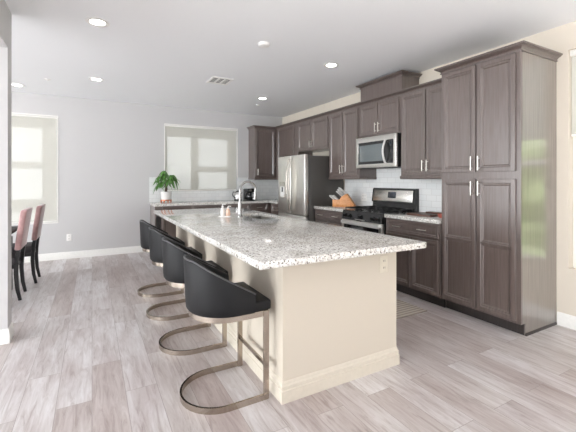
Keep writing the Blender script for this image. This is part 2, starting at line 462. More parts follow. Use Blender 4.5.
def window(name, kind, a0, a1, z0, z1, wall, mull, rails):
    """white vinyl frame + panes set in the wall; a = coordinate along the wall"""
    f = MB(); fw = .045
    def bar(p0, p1, q0, q1, dpt=(.08, .12)):
        if kind == 'back': f.box(p0, p1, wall + dpt[0], wall + dpt[1], q0, q1, .004)
        else: f.box(wall + dpt[0], wall + dpt[1], p0, p1, q0, q1, .004)
    bar(a0 + .001, a0 + fw, z0 + .001, z1 - .001); bar(a1 - fw, a1 - .001, z0 + .001, z1 - .001); bar(a0 + .01, a1 - .01, z0 + .001, z0 + fw, (.083, .117)); bar(a0 + .01, a1 - .01, z1 - fw, z1 - .001, (.083, .117))
    for m in mull: bar(m[0], m[1], z0 + .002, z1 - .002, (.082, .118))
    for k, r in enumerate(rails): bar(r[0] + .002, r[1] - .002, r[2] + .002, r[3] - .002, (.084 + .001 * k, .116 - .001 * k))
    fr = f.build(name, 'trim'); struct(fr)
    g = MB()
    if kind == 'back': g.box(a0 + fw * .5, a1 - fw * .5, wall + .098, wall + .102, z0 + fw * .5, z1 - fw * .5)
    else: g.box(wall + .098, wall + .102, a0 + fw * .5, a1 - fw * .5, z0 + fw * .5, z1 - fw * .5)
    g.build('pane', 'glass', fr)
    return fr
window('window_1', 'back', *WB, YB, [(1.731, 1.887), (2.489, 2.674)], [(1.85, 2.50, 1.492, 1.608), (1.222, 2.674, 2.172, 2.395)])
window('window_2', 'back', *WL, YB, [(-0.73, -0.512)], [(-2.3, -0.512, 1.516, 1.632), (-2.3, -0.512, 2.18, 2.388), (-2.3, -.512, .80, 1.016)])
window('window_3', 'side', *WR, XR, [], [(0.1, 1.575, 1.47, 1.53)])
# lawn and hedge seen through the right-hand window
struct(MB().box(XR + .15, 16, -8, 12, -0.3, -0.12).build('ground', 'grass'))
hb = MB()
hb.box(8.2, 9.4, -7, 8, -0.12, 2.1)
bmesh.ops.subdivide_edges(hb.bm, edges=list(hb.bm.edges), cuts=14, use_grid_fill=True)
for v in hb.bm.verts: v.co += Vector((random.uniform(-.14, .14), random.uniform(-.1, .1), random.uniform(-.12, .12) if v.co.z > 0 else 0))
tag(hb.build('hedge', 'hedge'), 'clipped green hedge on the lawn beyond the right-hand window', 'hedge')

# tiled backsplash
TZ = 1.385
o = MB().plate([0.935, WB[0], WB[1], XR], [0.915, WB[2], TZ], YB - .008, YB, skip={(1, 1)}, axes='xzy').build('trim_1', 'tile_x'); struct(o, 'white subway tile backsplash on the back wall')
o = MB().plate([2.445, 3.235, 4.03, 4.79], [0.915, TZ, 1.52], XR - .008, XR, skip={(0, 1), (2, 1)}, axes='yzx').build('trim_2', 'tile_y'); struct(o, 'white subway tile backsplash behind the range')
o = MB().box(XR - .008, XR, 5.74, YB - .008, 0.915, TZ).build('trim_3', 'tile_y'); struct(o, 'white subway tile backsplash beside the refrigerator')

# ================================================================= CABINETS
def ring_panel(mb, x0, x1, z0, z1, yf, stile, bl=True, br_=True, bb=True, bt=True, depth=.0155):
    """front of a framed door from flat face down to recessed field, as stepped rings (facing -y)"""
    bm = mb.bm
    e = .003
    def ring(il, ir, ib, it, y): return [bm.verts.new(p) for p in ((x0 + il, y, z0 + ib), (x1 - ir, y, z0 + ib), (x1 - ir, y, z1 - it), (x0 + il, y, z1 - it))]
    L, R, B, T = stile
    R0 = ring(0, 0, 0, 0, yf + (e if True else 0))
    R1 = ring(e if bl else 0, e if br_ else 0, e if bb else 0, e if bt else 0, yf)
    R2 = ring(L - .022, R - .022, B - .022, T - .022, yf)
    R2b = ring(L - .017, R - .017, B - .017, T - .017, yf + .006)
    R3 = ring(L - .006, R - .006, B - .006, T - .006, yf + .0075)
    R4 = ring(L + .003, R + .003, B + .003, T + .003, yf + depth)
    for a, b in zip((R0, R1, R2, R2b, R3), (R1, R2, R2b, R3, R4)):
        for k in range(4): bm.faces.new((a[k], a[(k + 1) % 4], b[(k + 1) % 4], b[k]))
    bm.faces.new(R4)
def door(parent, x0, x1, z0, z1, handle=None, mid=None, th=.02, stile=.058, name='door', hand_len=.13, mat='wood'):
    mb = MB(); yf = -th
    bm = mb.bm
    b0 = [bm.verts.new(p) for p in ((x0, -.001, z0), (x1, -.001, z0), (x1, -.001, z1), (x0, -.001, z1))]
    b1 = [bm.verts.new(p) for p in ((x0, yf + .003, z0), (x1, yf + .003, z0), (x1, yf + .003, z1), (x0, yf + .003, z1))]
    bm.faces.new(b0)
    for k in range(4): bm.faces.new((b0[k], b0[(k + 1) % 4], b1[(k + 1) % 4], b1[k]))
    if mid is None: ring_panel(mb, x0, x1, z0, z1, yf, (stile,) * 4)
    else:
        ring_panel(mb, x0, x1, z0, mid, yf, (stile, stile, stile, .026), bt=False)
        ring_panel(mb, x0, x1, mid, z1, yf, (stile, stile, .026, stile), bb=False)
    bmesh.ops.recalc_face_normals(mb.bm, faces=mb.bm.faces)
    d = mb.build(name, mat, parent, smooth=20)
    if handle:
        for hx, hz, vert in ([handle] if not isinstance(handle, list) else handle):
            h = MB(); r = .0052; L = hand_len / 2; y = yf - .028
            if vert:
                h.tube([(hx, y, hz - L), (hx, y, hz + L)], r)
                for s in (-.7, .7): h.tube([(hx, yf - .0005, hz + s * L), (hx, y, hz + s * L)], .0045, 8)
            else:
                h.tube([(hx - L, y, hz), (hx + L, y, hz)], r)
                for s in (-.7, .7): h.tube([(hx + s * L, yf - .0005, hz), (hx + s * L, y, hz)], .0045, 8)
            h.build('handle' if name == 'door' else 'pull', 'nickel', d)
    return d
CROWN = lambda z, h=.05, o=.045: [(-.001, z), (.010, z), (.010, z + h * .16), (.004, z + h * .2), (.006, z + h * .3), (o * .3, z + h * .45), (o * .62, z + h * .6), (o * .78, z + h * .66), (o * .78, z + h * .74), (o, z + h * .78), (o, z + h), (-.001, z + h)]
RAIL = lambda z: [(-.012, z), (.004, z), (.010, z + .012), (.010, z + .03), (.002, z + .045), (-.012, z + .045)]

def upper(label, W_, z0, z1, D, loc, rz, doors, crown=None, rail=None, name='wall_cabinet'):
    t = thing(name, label, 'cabinet', loc, rz)
    MB().box(0, W_, 0, D, z0, z1, .002, 1).build('body', 'wood', t)
    n = doors; g = .014; m = .022
    if n == 2:
        c = W_ / 2
        hz = z0 + .018 + .03 + .065
        door(t, m, c - g / 2, z0 + m, z1 - m, (c - .032, hz, True))
        door(t, c + g / 2, W_ - m, z0 + m, z1 - m, (c + .032, hz, True))
    if crown is not None: MB().mould(crown, CROWN(z1 - .004)).build('crown', 'wood', t)
    if rail is not None: MB().mould(rail, RAIL(z0 - .044)).build('light_rail', 'wood', t)
    return t
XU = 3.42; DU = XR - XU
R90 = -PI / 2
# tall pantry
PX, PY0, PY1 = 3.163, 1.667, 2.442; PW = PY1 - PY0; PD = XR - PX
t = thing('pantry_cabinet', 'tall dark brown pantry cabinet with four doors at the right end of the run', 'cabinet', (PX, PY1, 0), R90)
MB().box(0, PW - .012, 0, PD - .002, .105, 2.425, .002, 1).build('body', 'wood', t)
MB().prism([(0.022, .105), (0.022, 2.425), (PD - .002, 2.425), (PD - .002, 0), (.07, 0), (.07, .105)], PW - .012, PW, axes='yzx').build('end_panel', 'side_wood_lit', t)
MB().box(PW - .012, PW + .002, -.001, .022, .105, 2.425, .001, 1).build('corner_stile', 'wood', t)
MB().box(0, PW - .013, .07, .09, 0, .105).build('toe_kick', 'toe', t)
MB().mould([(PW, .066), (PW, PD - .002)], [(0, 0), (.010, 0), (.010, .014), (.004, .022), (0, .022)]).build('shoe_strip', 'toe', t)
m = .02; c = PW / 2
door(t, .018, c - .007, 1.405, 2.408, (c - .036, 1.485, True)); door(t, c + .007, PW - .036, 1.405, 2.408, (c + .034, 1.485, True))
door(t, .018, c - .007, .128, 1.338, (c - .036, 1.25, True), mid=.75); door(t, c + .007, PW - .036, .128, 1.338, (c + .034, 1.25, True), mid=.75)
MB().mould([(0, .20), (0, 0), (PW, 0), (PW, PD - .003)], CROWN(2.418, .062, .05)).build('crown', 'wood', t)

# wall cabinets along the right wall
upper('two-door dark brown wall cabinet between pantry and microwave', 3.235 - 2.445, 1.385, 2.41, DU - .002, (XU, 3.235, 0), R90, 2,
      crown=[(0, 0), (.789, 0)], rail=[(0, DU - .01), (0, 0), (.789, 0)])
t = upper('short dark brown wall cabinet directly above the microwave with tall boxed chase on top', 4.03 - 3.237, 1.935, 2.41, DU - .002, (XU, 4.03, 0), R90, 2, crown=[(0, 0), (.793, 0)])
ch = MB().box(.0, .793, .02, DU - .002, 2.455, 2.665, .002, 1).build('chase_box', 'wood', t)
MB().mould([(0, DU - .003), (0, .02), (.793, .02), (.793, DU - .003)], CROWN(2.655, .052, .05)).build('crown', 'wood', ch)
upper('tall two-door dark brown wall cabinet between microwave and refrigerator', 4.79 - 4.032, 1.385, 2.41, DU - .002, (XU, 4.79, 0), R90, 2,
      crown=[(0, 0), (.758, 0)], rail=[(0, 0), (.758, 0), (.758, DU - .01)])
upper('short dark brown wall cabinet above the stainless refrigerator', 5.80 - 4.792, 1.86, 2.41, DU - .002, (XU, 5.80, 0), R90, 2, crown=[(0, 0), (1.008, 0)])
t = upper('dark brown wall cabinet with single door in the far corner past the refrigerator', 6.728 - 5.802, 1.385, 2.41, DU - .002, (XU, 6.728, 0), R90, 0, crown=[(.0, 0), (.926, 0)], rail=[(0, 0), (.926, 0), (.926, DU - .01)])
door(t, .10, .80, 1.403, 2.392, (.76, 1.5, True))
# back wall upper
DB = YB - 6.73
t = upper('dark brown wall cabinet on the back wall right of the window', XR - .002 - 2.935, 1.385, 2.41, DB - .002, (2.935, 6.73, 0), 0, 0, crown=[(0, DB - .003), (0, 0), (.484, 0)], rail=[(0, DB - .01), (0, 0), (.484, 0)])
door(t, .02, .465, 1.403, 2.392, (.055, 1.5, True))

# base cabinets
BX = 3.152; BD = XR - BX
def base_cab(label, W_, loc, rz, drawers, doors, D=BD, name='base_cabinet', x0=0, zt=.874):
    t = thing(name, label, 'cabinet', loc, rz)
    MB().box(x0, W_, 0, D - .002, .105, zt, .002, 1).build('body', 'wood', t)
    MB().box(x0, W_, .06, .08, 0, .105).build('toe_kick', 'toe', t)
    for a, b, pulls in drawers:
        door(t, a, b, .715, .86, [(p, .79, False) for p in pulls], name='drawer', stile=.034, hand_len=.12)
    for a, b, hx in doors:
        door(t, a, b, .125, .695, (hx, .60, True))
    return t
w = 3.222 - 2.445
base_cab('dark brown base cabinet with wide drawer between range and pantry', w, (BX, 3.222, 0), R90, [(.02, w - .02, (w * .27, w * .73))],
         [(.02, w / 2 - .006, w / 2 - .034), (w / 2 + .006, w - .02, w / 2 + .034)])
w = 4.79 - 4.03
base_cab('dark brown base cabinet with drawer between refrigerator and range', w, (BX, 4.79, 0), R90, [(.02, w - .02, (w * .25, w * .75))],
         [(.02, w / 2 - .006, w / 2 - .034), (w / 2 + .006, w - .02, w / 2 + .034)])
w = 6.41 - 5.745
base_cab('dark brown corner base cabinet beyond the refrigerator', w, (BX, 6.41, 0), R90, [(.06, w - .02, (w * .5,))], [(.06, w - .02, w - .06)])
w = XR - .002 - .95; FY = 6.46
t = base_cab('long dark brown base cabinet under the kitchen window', w, (.95, FY, 0), 0, [(.12, .66, (.39,)), (.68, 1.22, (.95,)), (1.24, 1.74, (1.49,)), (1.76, 2.14, (1.95,))],
         [(.12, .66, .62), (.68, 1.22, .72), (1.24, 1.74, 1.70), (1.76, 2.14, 1.80)], D=YB - FY, x0=.10)
MB().box(0, .018, -.01, YB - FY - .02, 0, .874, .001, 1).build('end_panel', 'wood', t)
MB().box(0.018, .10, 0, .018, .80, .874, .001, 1).build('apron', 'wood', t)

# counters
o = MB().plate([3.118, XR - .009], [2.447, 3.218], .875, .915, bev=.004).build('granite_worktop', 'granite'); tag(o, 'speckled pale granite worktop between the range and the pantry', 'worktop')
o = MB().plate([3.118, XR - .009], [4.034, 4.788], .875, .915, bev=.004).build('granite_worktop', 'granite'); tag(o, 'speckled pale granite worktop holding the knife block', 'worktop')
o = MB().plate([.935, 3.118, XR - .009], [5.745, 6.425, YB - .009], .875, .915, skip={(0, 0)}, bev=.004).build('granite_worktop', 'granite'); tag(o, 'L-shaped speckled granite worktop under the kitchen window', 'worktop')

# ================================================================= ISLAND
IX0, IX1, IY0, IY1 = .995, 1.925, 1.865, 4.93
t = thing('kitchen_island', 'cream painted kitchen island base with white baseboard', 'island', ((IX0 + IX1) / 2, IY0, 0))
ox, oy = -(IX0 + IX1) / 2, -IY0
def L(b, name, mat, p=t):
    bmesh.ops.translate(b.bm, verts=b.bm.verts, vec=(ox, oy, 0)); return b.build(name, mat, p)
L(MB().box(IX0, IX1 - .5, IY0, IY1, 0, .874).box(IX1 - .5, IX1, IY0, IY0 + .11, 0, .874).box(IX1 - .5, IX1 - .001, IY1 - .1, IY1, 0, .874), 'knee_wall', 'island_wall')
L(MB().mould([(IX0, IY1), (IX0, IY0), (IX1, IY0), (IX1, IY0 + .11)], [(0, 0), (.016, 0), (.016, .072), (.010, .076), (.010, .086), (.013, .089), (.013, .098), (.006, .106), (.005, .118), (.002, .124), (0, .124)]), 'baseboard', 'island_trim')
cab = L(MB().box(IX1 - .499, IX1 - .02, IY0 + .111, 3.40, .1, .873).box(IX1 - .499, IX1 - .02, 4.1, IY1 - .101, .1, .873).box(IX1 - .04, IX1 - .02, 3.40, 4.1, .1, .873).box(IX1 - .499, IX1 - .09, IY0 + .111, IY1 - .101, 0, .1), 'cabinet_body', 'wood')
sub = thing('door_panel', '', '')
bpy.data.objects.remove(sub)
for k in range(6):
    a = IY0 + .13 + k * .465
    d = MB().box(IX1 - .019, IX1 - .001, a, a + .455, .12, .86, .003); L(d, 'door', 'wood')
# granite slab with sink hole
SX0, SX1, SY0, SY1 = 1.55, 1.86, 3.43, 4.07
o = MB().plate([.735, SX0, SX1, 1.947], [1.618, SY0, SY1, 5.12], .875, .915, skip={(1, 1)}, bev=.004).build('island_worktop', 'granite')
tag(o, 'large polished speckled granite worktop on the cream island', 'worktop')
# sink
s = MB()
z1, z0, th = .874, .69, .004
s.plate([SX0 - .012, SX0 + .004, SX1 - .004, SX1 + .012], [SY0 - .012, SY0 + .004, SY1 - .004, SY1 + .012], z1 - .004, z1, skip={(1, 1)})
s.box(SX0, SX0 + th, SY0, SY1, z0, z1 - .003); s.box(SX1 - th, SX1, SY0, SY1, z0, z1 - .003)
s.box(SX0, SX1, SY0, SY0 + th, z0, z1 - .003); s.box(SX0, SX1, SY1 - th, SY1, z0, z1 - .003); s.box(SX0, SX1, SY0, SY1, z0 - th, z0)
o = s.build('sink', 'steel_h'); tag(o, 'stainless undermount sink basin set into the island worktop', 'sink')
MB().lathe([(.045, z0 + .0005), (.045, z0 + .003), (.03, z0 + .001), (0.0001, z0 + .001)], (SX0 + SX1) / 2, (SY0 + SY1) / 2).build('drain', 'chrome', o)
# faucet
fx, fy = 1.455, 3.75
t = thing('kitchen_faucet', 'tall gooseneck stainless faucet beside the island sink', 'faucet', (fx, fy, .915))
MB().lathe([(.032, 0), (.032, .008), (.027, .014), (.024, .05), (.021, .16)]).build('base', 'faucet', t)
pts = [(0, 0, .15), (0, 0, .30)]
ra = .095
for k in range(1, 15):
    a = PI - k * (PI * 1.06) / 14
    pts.append((ra + ra * math.cos(a), 0, .30 + ra * math.sin(a)))
MB().tube(pts, .0125, 12).build('spout', 'faucet', t)
e = Vector(pts[-1]); d = (Vector(pts[-1]) - Vector(pts[-2])).normalized()
MB().tube([e - d * .01, e + d * .03, e + d * .09], .015, 12, radii=[.0135, .0155, .017]).build('spray_head', 'faucet', t)
MB().tube([(0, -.02, .075), (0.0, -.06, .085), (0.0, -.10, .105)], .006, 8, radii=[.009, .006, .005]).build('lever', 'faucet', t)
# soap set
t = thing('soap_tray', 'small white tray under the soap bottles on the island', 'tray', (1.318, 3.85, .915), math.radians(-35))
MB().box(-.068, .068, -.04, .04, 0.0, .012, .005).build('tray', 'ceramic', t)
def bottle(label, x, y, mat, h):
    t = thing('soap_bottle', label, 'bottle', (x, y, .9275), 0, 'soap bottles on the island tray')
    MB().lathe([(.022, 0), (.025, .006), (.025, h * .55), (.019, h * .72), (.010, h * .82), (.010, h * .88)]).build('bottle', mat, t)
    p = MB().lathe([(.013, h * .88), (.013, h * .95), (.005, h * .96), (.005, h * 1.12)], 0, 0, 14)
    p.tube([(0, 0, h * 1.12), (.035, 0, h * 1.10)], .005, 8); p.build('pump', 'white_plastic', t)
bottle('white pump bottle, left one on the tray beside the faucet', 1.293, 3.868, 'ceramic', .115)
bottle('amber pump bottle, right one on the tray beside the faucet', 1.344, 3.832, 'pink_soap', .095)

# ================================================================= STOOLS
def u_path(r, back, front, n=18):
    """plan U: near front -> rear arc -> far front, local x back->front"""
    cx = back + r; pts = [(front, -r)]
    for k in range(n + 1):
        a = -PI / 2 - k * PI / n
        pts.append((cx + r * math.cos(a), r * math.sin(a)))
    pts.append((front, r)); return pts
def make_stool():
    t = thing('counter_stool', 'x', 'stool', (0, 0, 0), 0, 'counter stools along the island')
    P = u_path(.223, -.468, 0)
    sec = [(-.006, -.0175), (.006, -.0175), (.006, .0175), (-.006, .0175)]
    MB().sweep3([(x, y, .0176) for x, y in P], sec, up=(0, 0, 1)).build('floor_ring', 'stool_metal', t)
    MB().sweep3([(x, y, .520) for x, y in u_path(.215, -.415, 0)], sec, up=(0, 0, 1)).box(-.008, .004, -.21, .21, .5035, .5365).build('seat_band', 'stool_metal', t)
    for y in (-.2175, .2175): MB().box(-.028, .006, y - .009, y + .009, 0, .5375, .002, 1).build('post', 'stool_metal', t)
    MB().box(-.018, -.006, -.21, .21, .19, .218, .002, 1).build('footrest', 'stool_metal', t)
    # seat cushion
    s = MB(); poly = [(x, y) for x, y in u_path(.225, -.405, .022, 16)]
    s.prism(poly, .5385, .600, .014, 3); s.build('seat', 'leather', t)
    # wrapped back shell
    n = 40; r = .245; back = -.438; fr = -.092
    Pp = u_path(r, back, fr, 24)
    # densify straight sides
    pts = []
    for a, b in zip(Pp, Pp[1:]):
        m = 10 if (Vector(a) - Vector(b)).length > .08 else 1
        for k in range(m): pts.append((a[0] + (b[0] - a[0]) * k / m, a[1] + (b[1] - a[1]) * k / m))
    pts.append(Pp[-1])
    bm = bmesh.new(); rings = []; rim = []
    tot = sum((Vector(a) - Vector(b)).length for a, b in zip(pts, pts[1:])); acc = 0
    for i, p in enumerate(pts):
        if i: acc += (Vector(p) - Vector(pts[i - 1])).length
        q = abs(acc / tot * 2 - 1)                      # 0 at rear, 1 at arm front
        u_ = max(0, (q - .22) / .78)
        z1 = .858 - .200 * (u_ ** 1.15) ; z1 += .0
        a = Vector(pts[max(0, i - 1)]); b = Vector(pts[min(len(pts) - 1, i + 1)]); d = (b - a).normalized()
        nrm = Vector((d.y, -d.x));
        if nrm.dot(Vector(p) - Vector((back + r, 0))) < 0: nrm = -nrm
        th = .042 * (1 - .35 * q); zb = .541
        def pt(o_, z): 
            fl = .012 * (z - zb) / .3
            return bm.verts.new((p[0] + nrm.x * (o_ + fl), p[1] + nrm.y * (o_ + fl), z))
        rings.append([pt(-.012, zb - .003), pt(-.002, zb + .012), pt(0, zb + .05), pt(0, z1 - .018), pt(-.006, z1 - .005), pt(-th * .5, z1), pt(-th + .006, z1 - .005), pt(-th, z1 - .02), pt(-th, zb)])
        rim.append((p[0] + nrm.x * (-.004 + .012 * (z1 - zb) / .3), p[1] + nrm.y * (-.004 + .012 * (z1 - zb) / .3), z1 - .004))
    for a, b in zip(rings, rings[1:]):
        k9 = len(a)
        for k in range(k9): bm.faces.new((a[k], a[(k + 1) % k9], b[(k + 1) % k9], b[k]))
    bm.faces.new(rings[0][::-1]); bm.faces.new(rings[-1])
    bmesh.ops.recalc_face_normals(bm, faces=bm.faces)
    s = MB(); s.bm.free(); s.bm = bm; bk = s.build('backrest', 'leather', t, 50)
    MB().tube(rim, .0045, 8).build('piping', 'piping', bk)
    return t
stool = make_stool()
labels = ['black leather barrel-back counter stool nearest the camera, fully in view', 'black leather counter stool, second from the camera along the island',
          'black leather counter stool, third from the camera along the island', 'black leather counter stool farthest from the camera, by the back wall cabinets']
for i, y in enumerate((2.168, 2.94, 3.70, 4.46)):
    o = stool if i == 0 else copy_tree(stool)
    o.location = (.937, y, 0); o['label'] = labels[i]

# ================================================================= REFRIGERATOR
fw, fd, fh = 5.72 - 4.80, XR - .03 - 3.0, 1.745
t = thing('refrigerator', 'stainless french-door refrigerator with grey sides', 'refrigerator', (3.0, 5.72, 0), R90)
MB().box(0, fw, .03, fd, .02, fh - .02, .004).box(.03, fw - .03, .05, fd, 0, .02).build('body', 'fridge_side', t)
def fdoor(x0, x1, z0, z1, hx, curve, lab):
    d = MB().box(x0, x1, -.045, .027, z0, z1, .012, 3).build('door', 'steel', t)
    h = MB(); pts = []
    for k in range(13):
        q = k / 12; z = z0 + .06 + (z1 - z0 - .12) * q
        if curve: pts.append((hx, -.062 - .045 * math.sin(PI * q), z))
    h.tube(pts, .012, 10)
    for q in (0, 12): h.tube([(hx, -.0455, pts[q][2]), pts[q]], .012, 10)
    h.build('handle', 'nickel', d); return d
fdoor_l = fdoor(.0, fw / 2 - .003, .76, fh, fw / 2 - .04, True, 0)
fdoor(fw / 2 + .003, fw, .76, fh, fw / 2 + .04, True, 0)
f = MB().box(0, fw, -.045, .027, .06, .75, .012, 3).build('freezer_drawer', 'steel', t)
h = MB(); h.tube([(.08, -.085, .66), (fw - .08, -.085, .66)], .012)
for x in (.1, fw - .1): h.tube([(x, -.0455, .66), (x, -.085, .66)], .01, 8)
h.build('handle', 'nickel', f)
dp = MB().plate([.07, .085, .255, .27], [1.02, 1.035, 1.22, 1.30], -.052, -.0455, skip={(1, 1)}, axes='xzy').build('dispenser', 'nickel', fdoor_l)
MB().box(.085, .255, -.049, -.0456, 1.225, 1.295).build('display', 'display', dp)
MB().box(.086, .254, -.0472, -.0456, 1.036, 1.219).build('recess', 'white_plastic', dp)
MB().box(.15, .19, -.054, -.0473, 1.12, 1.21, .003).build('spout', 'slot', dp)
for a in (.03, fw - .10): MB().box(a, a + .07, -.02, .05, fh - .018, fh + .012, .004).build('hinge_cover', 'slot', t)

# ================================================================= MICROWAVE (over the range)
mw = 4.02 - 3.243; mx = 3.345
t = thing('microwave', 'stainless over-range microwave mounted under the short wall cabinet', 'microwave', (mx, 4.02, 1.50), R90)
MB().box(0, mw, .03, XR - mx - .012, 0, .425, .003).build('body', 'black', t)
d = MB().plate([0, .045, mw - .05, mw], [0, .05, .355, .425], 0, .029, skip={(1, 1)}, axes='xzy', bev=.003).build('front_frame', 'steel_h', t)
g = MB().box(.0455, mw - .0505, .006, .028, .0505, .3545).build('door', 'black_glass', t)
MB().box(.075, .545, .003, .0058, .085, .315, .002).build('viewing_window', 'mw_glass', g)
MB().box(.64, mw - .07, .003, .0058, .07, .34, .001).build('control_panel', 'black_glass', t)
MB().box(.655, mw - .085, .0015, .003, .285, .315).build('display', 'display', t)
h = MB(); pts = [(.595, -.012 - .04 * math.sin(PI * k / 10), .055 + .295 * k / 10) for k in range(11)]
h.tube(pts, .013, 10)
for q in (0, 10): h.tube([(.595, .006, pts[q][2]), pts[q]], .009, 8)
h.build('handle', 'knife_steel', g)
MB().box(.05, mw - .05, .05, .30, -.006, -.0005).build('grease_filter', 'slot', t)

# ================================================================= RANGE
rw = 4.022 - 3.232; rx = 3.095
t = thing('gas_range', 'freestanding stainless gas range with black cooktop and backguard', 'range', (rx, 4.022, 0), R90)
RD = XR - .012 - rx
MB().box(0, rw, .04, RD, .03, .90, .003).box(.04, rw - .04, .07, RD, 0, .03).build('body', 'black', t)
# knob panel
kp = MB().prism([(-.012, .795), (.04, .795), (.04, .905), (.02, .905)], .0, rw, axes='yzx').build('knob_panel', 'black', t)
for x in (.07, .165, rw / 2, rw - .165, rw - .07):
    k = MB().lathe([(.026, 0), (.026, .006), (.021, .01), (.018, .032), (.0, .034)], 0, 0, 18)
    k.box(-.004, .004, -.018, .018, .03, .040)
    bmesh.ops.transform(k.bm, matrix=Matrix.Translation((x, .002, .85)) @ Matrix.Rotation(math.radians(107), 4, 'X'), verts=k.bm.verts)
    k.build('knob', 'black', kp)
MB().box(rw / 2 - .1, rw / 2 + .1, -.016, -.012, .80, .812).build('vent_strip', 'steel_h', kp)
# oven door
od = MB().plate([0.003, .05, rw - .05, rw - .003], [.225, .32, .722, .785], -.008, .038, skip={(1, 1)}, axes='xzy', bev=.003).build('oven_door', 'steel_h', t)
MB().box(.0505, rw - .0505, -.006, .036, .3205, .7215).build('oven_window', 'black_glass', od)
h = MB(); pts = [(.03 + (rw - .06) * k / 12, -.035 - .03 * math.sin(PI * k / 12), .755) for k in range(13)]
h.sweep3(pts, [(-.008, -.017), (.008, -.017), (.008, .017), (-.008, .017)], up=(0, 0, 1))
for q in (0, 12): h.box(pts[q][0] - .014, pts[q][0] + .014, pts[q][1], -.0085, .738, .772, .003)
h.build('handle', 'knife_steel', od)
MB().box(.003, rw - .003, -.008, .038, .05, .21, .004).build('storage_drawer', 'steel_h', t)
MB().box(0, rw, .02, RD - .05, .9005, .915, .004).build('cooktop', 'black', t)
for bx in (.16, rw / 2, rw - .16):
    for by in ((.17, .45) if bx != rw / 2 else (.31,)):
        MB().lathe([(.05, .9155), (.05, .922), (.035, .926), (.035, .934), (0, .936)], bx, by, 20).build('burner', 'black_matte', t)
for gx0, gx1 in ((.02, .265), (.275, rw - .275), (rw - .265, rw - .02)):
    g = MB(); b = .006; z0, z1 = .938, .952
    for y in (.05, .20, .31, .42, .56): g.box(gx0, gx1, y - b, y + b, z0, z1, .002, 1)
    for x in (gx0 + b, (gx0 + gx1) / 2, gx1 - b): g.box(x - b, x + b, .05, .56, z0, z1, .002, 1)
    for x in (gx0 + b, gx1 - b):
        for y in (.05, .31, .56): g.box(x - b, x + b, y - b, y + b, .9152, z0 + .002)
    g.build('grate', 'black_matte', t)
bg = MB().prism([(RD - .085, .915), (RD - .07, 1.01), (RD - .095, 1.015), (RD - .07, 1.205), (RD - .055, 1.215), (RD, 1.215), (RD, .90), (RD - .085, .90)], 0, rw, axes='yzx').build('backguard', 'black', t)
pm = MB()
pm.box(.03, rw - .03, -.004, .0, 0, .155, .002)
bmesh.ops.transform(pm.bm, matrix=Matrix.Translation((0, RD - .0905, 1.035)) @ Matrix.Rotation(-math.atan(.025 / .19), 4, 'X'), verts=pm.bm.verts)
pn = pm.build('control_panel', 'steel_h', bg)
pm = MB(); pm.box(rw / 2 - .075, rw / 2 + .075, -.0065, -.0045, .045, .13, .0005)
bmesh.ops.transform(pm.bm, matrix=Matrix.Translation((0, RD - .0905, 1.035)) @ Matrix.Rotation(-math.atan(.025 / .19), 4, 'X'), verts=pm.bm.verts)
pm.build('display', 'display', pn)

# ================================================================= COUNTER ITEMS
# knife block
t = thing('knife_block', 'honey wood block full of steel-handled knives by the range', 'knife block', (3.44, 4.42, .9155), math.radians(-52))
kb = MB().prism([(-.17, 0), (.17, 0), (.17, .035), (.05, .205), (-.03, .155), (-.06, .11), (-.17, .11)], -.06, .06, .004, 2, axes='xzy').build('block', 'blockwood', t)
dirv = Vector((-.74, 0, .67)).normalized()
for r_ in range(3):
    for c_ in range(4):
        px = -.022 + .028 * r_; pz = .158 + .0195 * r_; py = -.045 + .030 * c_
        p0 = Vector((px, py, pz)); ln = .125 + .012 * r_ - .012 * (c_ % 2)
        k = MB().tube([p0 - dirv * .01, p0 + dirv * ln * .5, p0 + dirv * ln], .008, 8, radii=[.005, .0065, .0085])
        k.build('knife_handle', 'knife_steel', kb)
for c_ in range(5):
    for r_ in range(2):
        p0 = Vector((-.15 + .05 * r_, -.045 + .0225 * c_, .107)); k = MB().tube([p0, p0 + dirv * .05, p0 + dirv * .10], .008, 8, radii=[.007, .0085, .0095]); k.build('knife_handle', 'knife_steel', kb)
# cutting board + tray
t = thing('serving_board', 'dark walnut board with handle lying on the worktop beside the range', 'board', (3.42, 2.86, .915), R90)
MB().box(-.17, .17, -.13, .13, .0, .022, .006).box(.165, .24, -.025, .025, .003, .019, .006).build('board', 'board', t)
MB().box(-.05, .22, .06, .15, .0225, .04, .006).build('paddle', 'board', t)
t = thing('terracotta_dish', 'tiny reddish dish beside the pantry on the right worktop', 'dish', (3.36, 2.59, .915))
MB().lathe([(.025, 0), (.04, .02), (.045, .04), (.038, .04), (.03, .012), (.0, .01)]).build('bowl', 'red', t)
# plant
t = thing('potted_plant', 'leafy green money tree in a white pot on the window worktop', 'plant', (1.18, 6.72, .916))
MB().lathe([(.08, .044), (.097, .044), (.097, .062), (.093, .062), (.093, .05), (.08, .05)], 0, 0, 28, cap=False).build('plant_stand', 'copper', t)
for k in range(8):
    a = k * PI / 4 + .2; c_, s_ = math.cos(a), math.sin(a)
    MB().tube([(.088 * c_, .088 * s_, .003), (.092 * c_, .092 * s_, .046)], .012, 8, radii=[.009, .015]).build('stand_leg', 'copper', t)
MB().lathe([(.084, .0505), (.092, .07), (.096, .205), (.088, .205), (.084, .18), (.0, .178)], 0, 0, 28).build('pot', 'ceramic', t)
st = MB()
for ph in (0, 2.1, 4.2):
    st.tube([(.014 * math.cos(ph + k * .9), .014 * math.sin(ph + k * .9), .178 + .04 * k) for k in range(5)], .011, 8)
st.build('trunk', 'bark', t)
lf = MB(); petioles = MB()
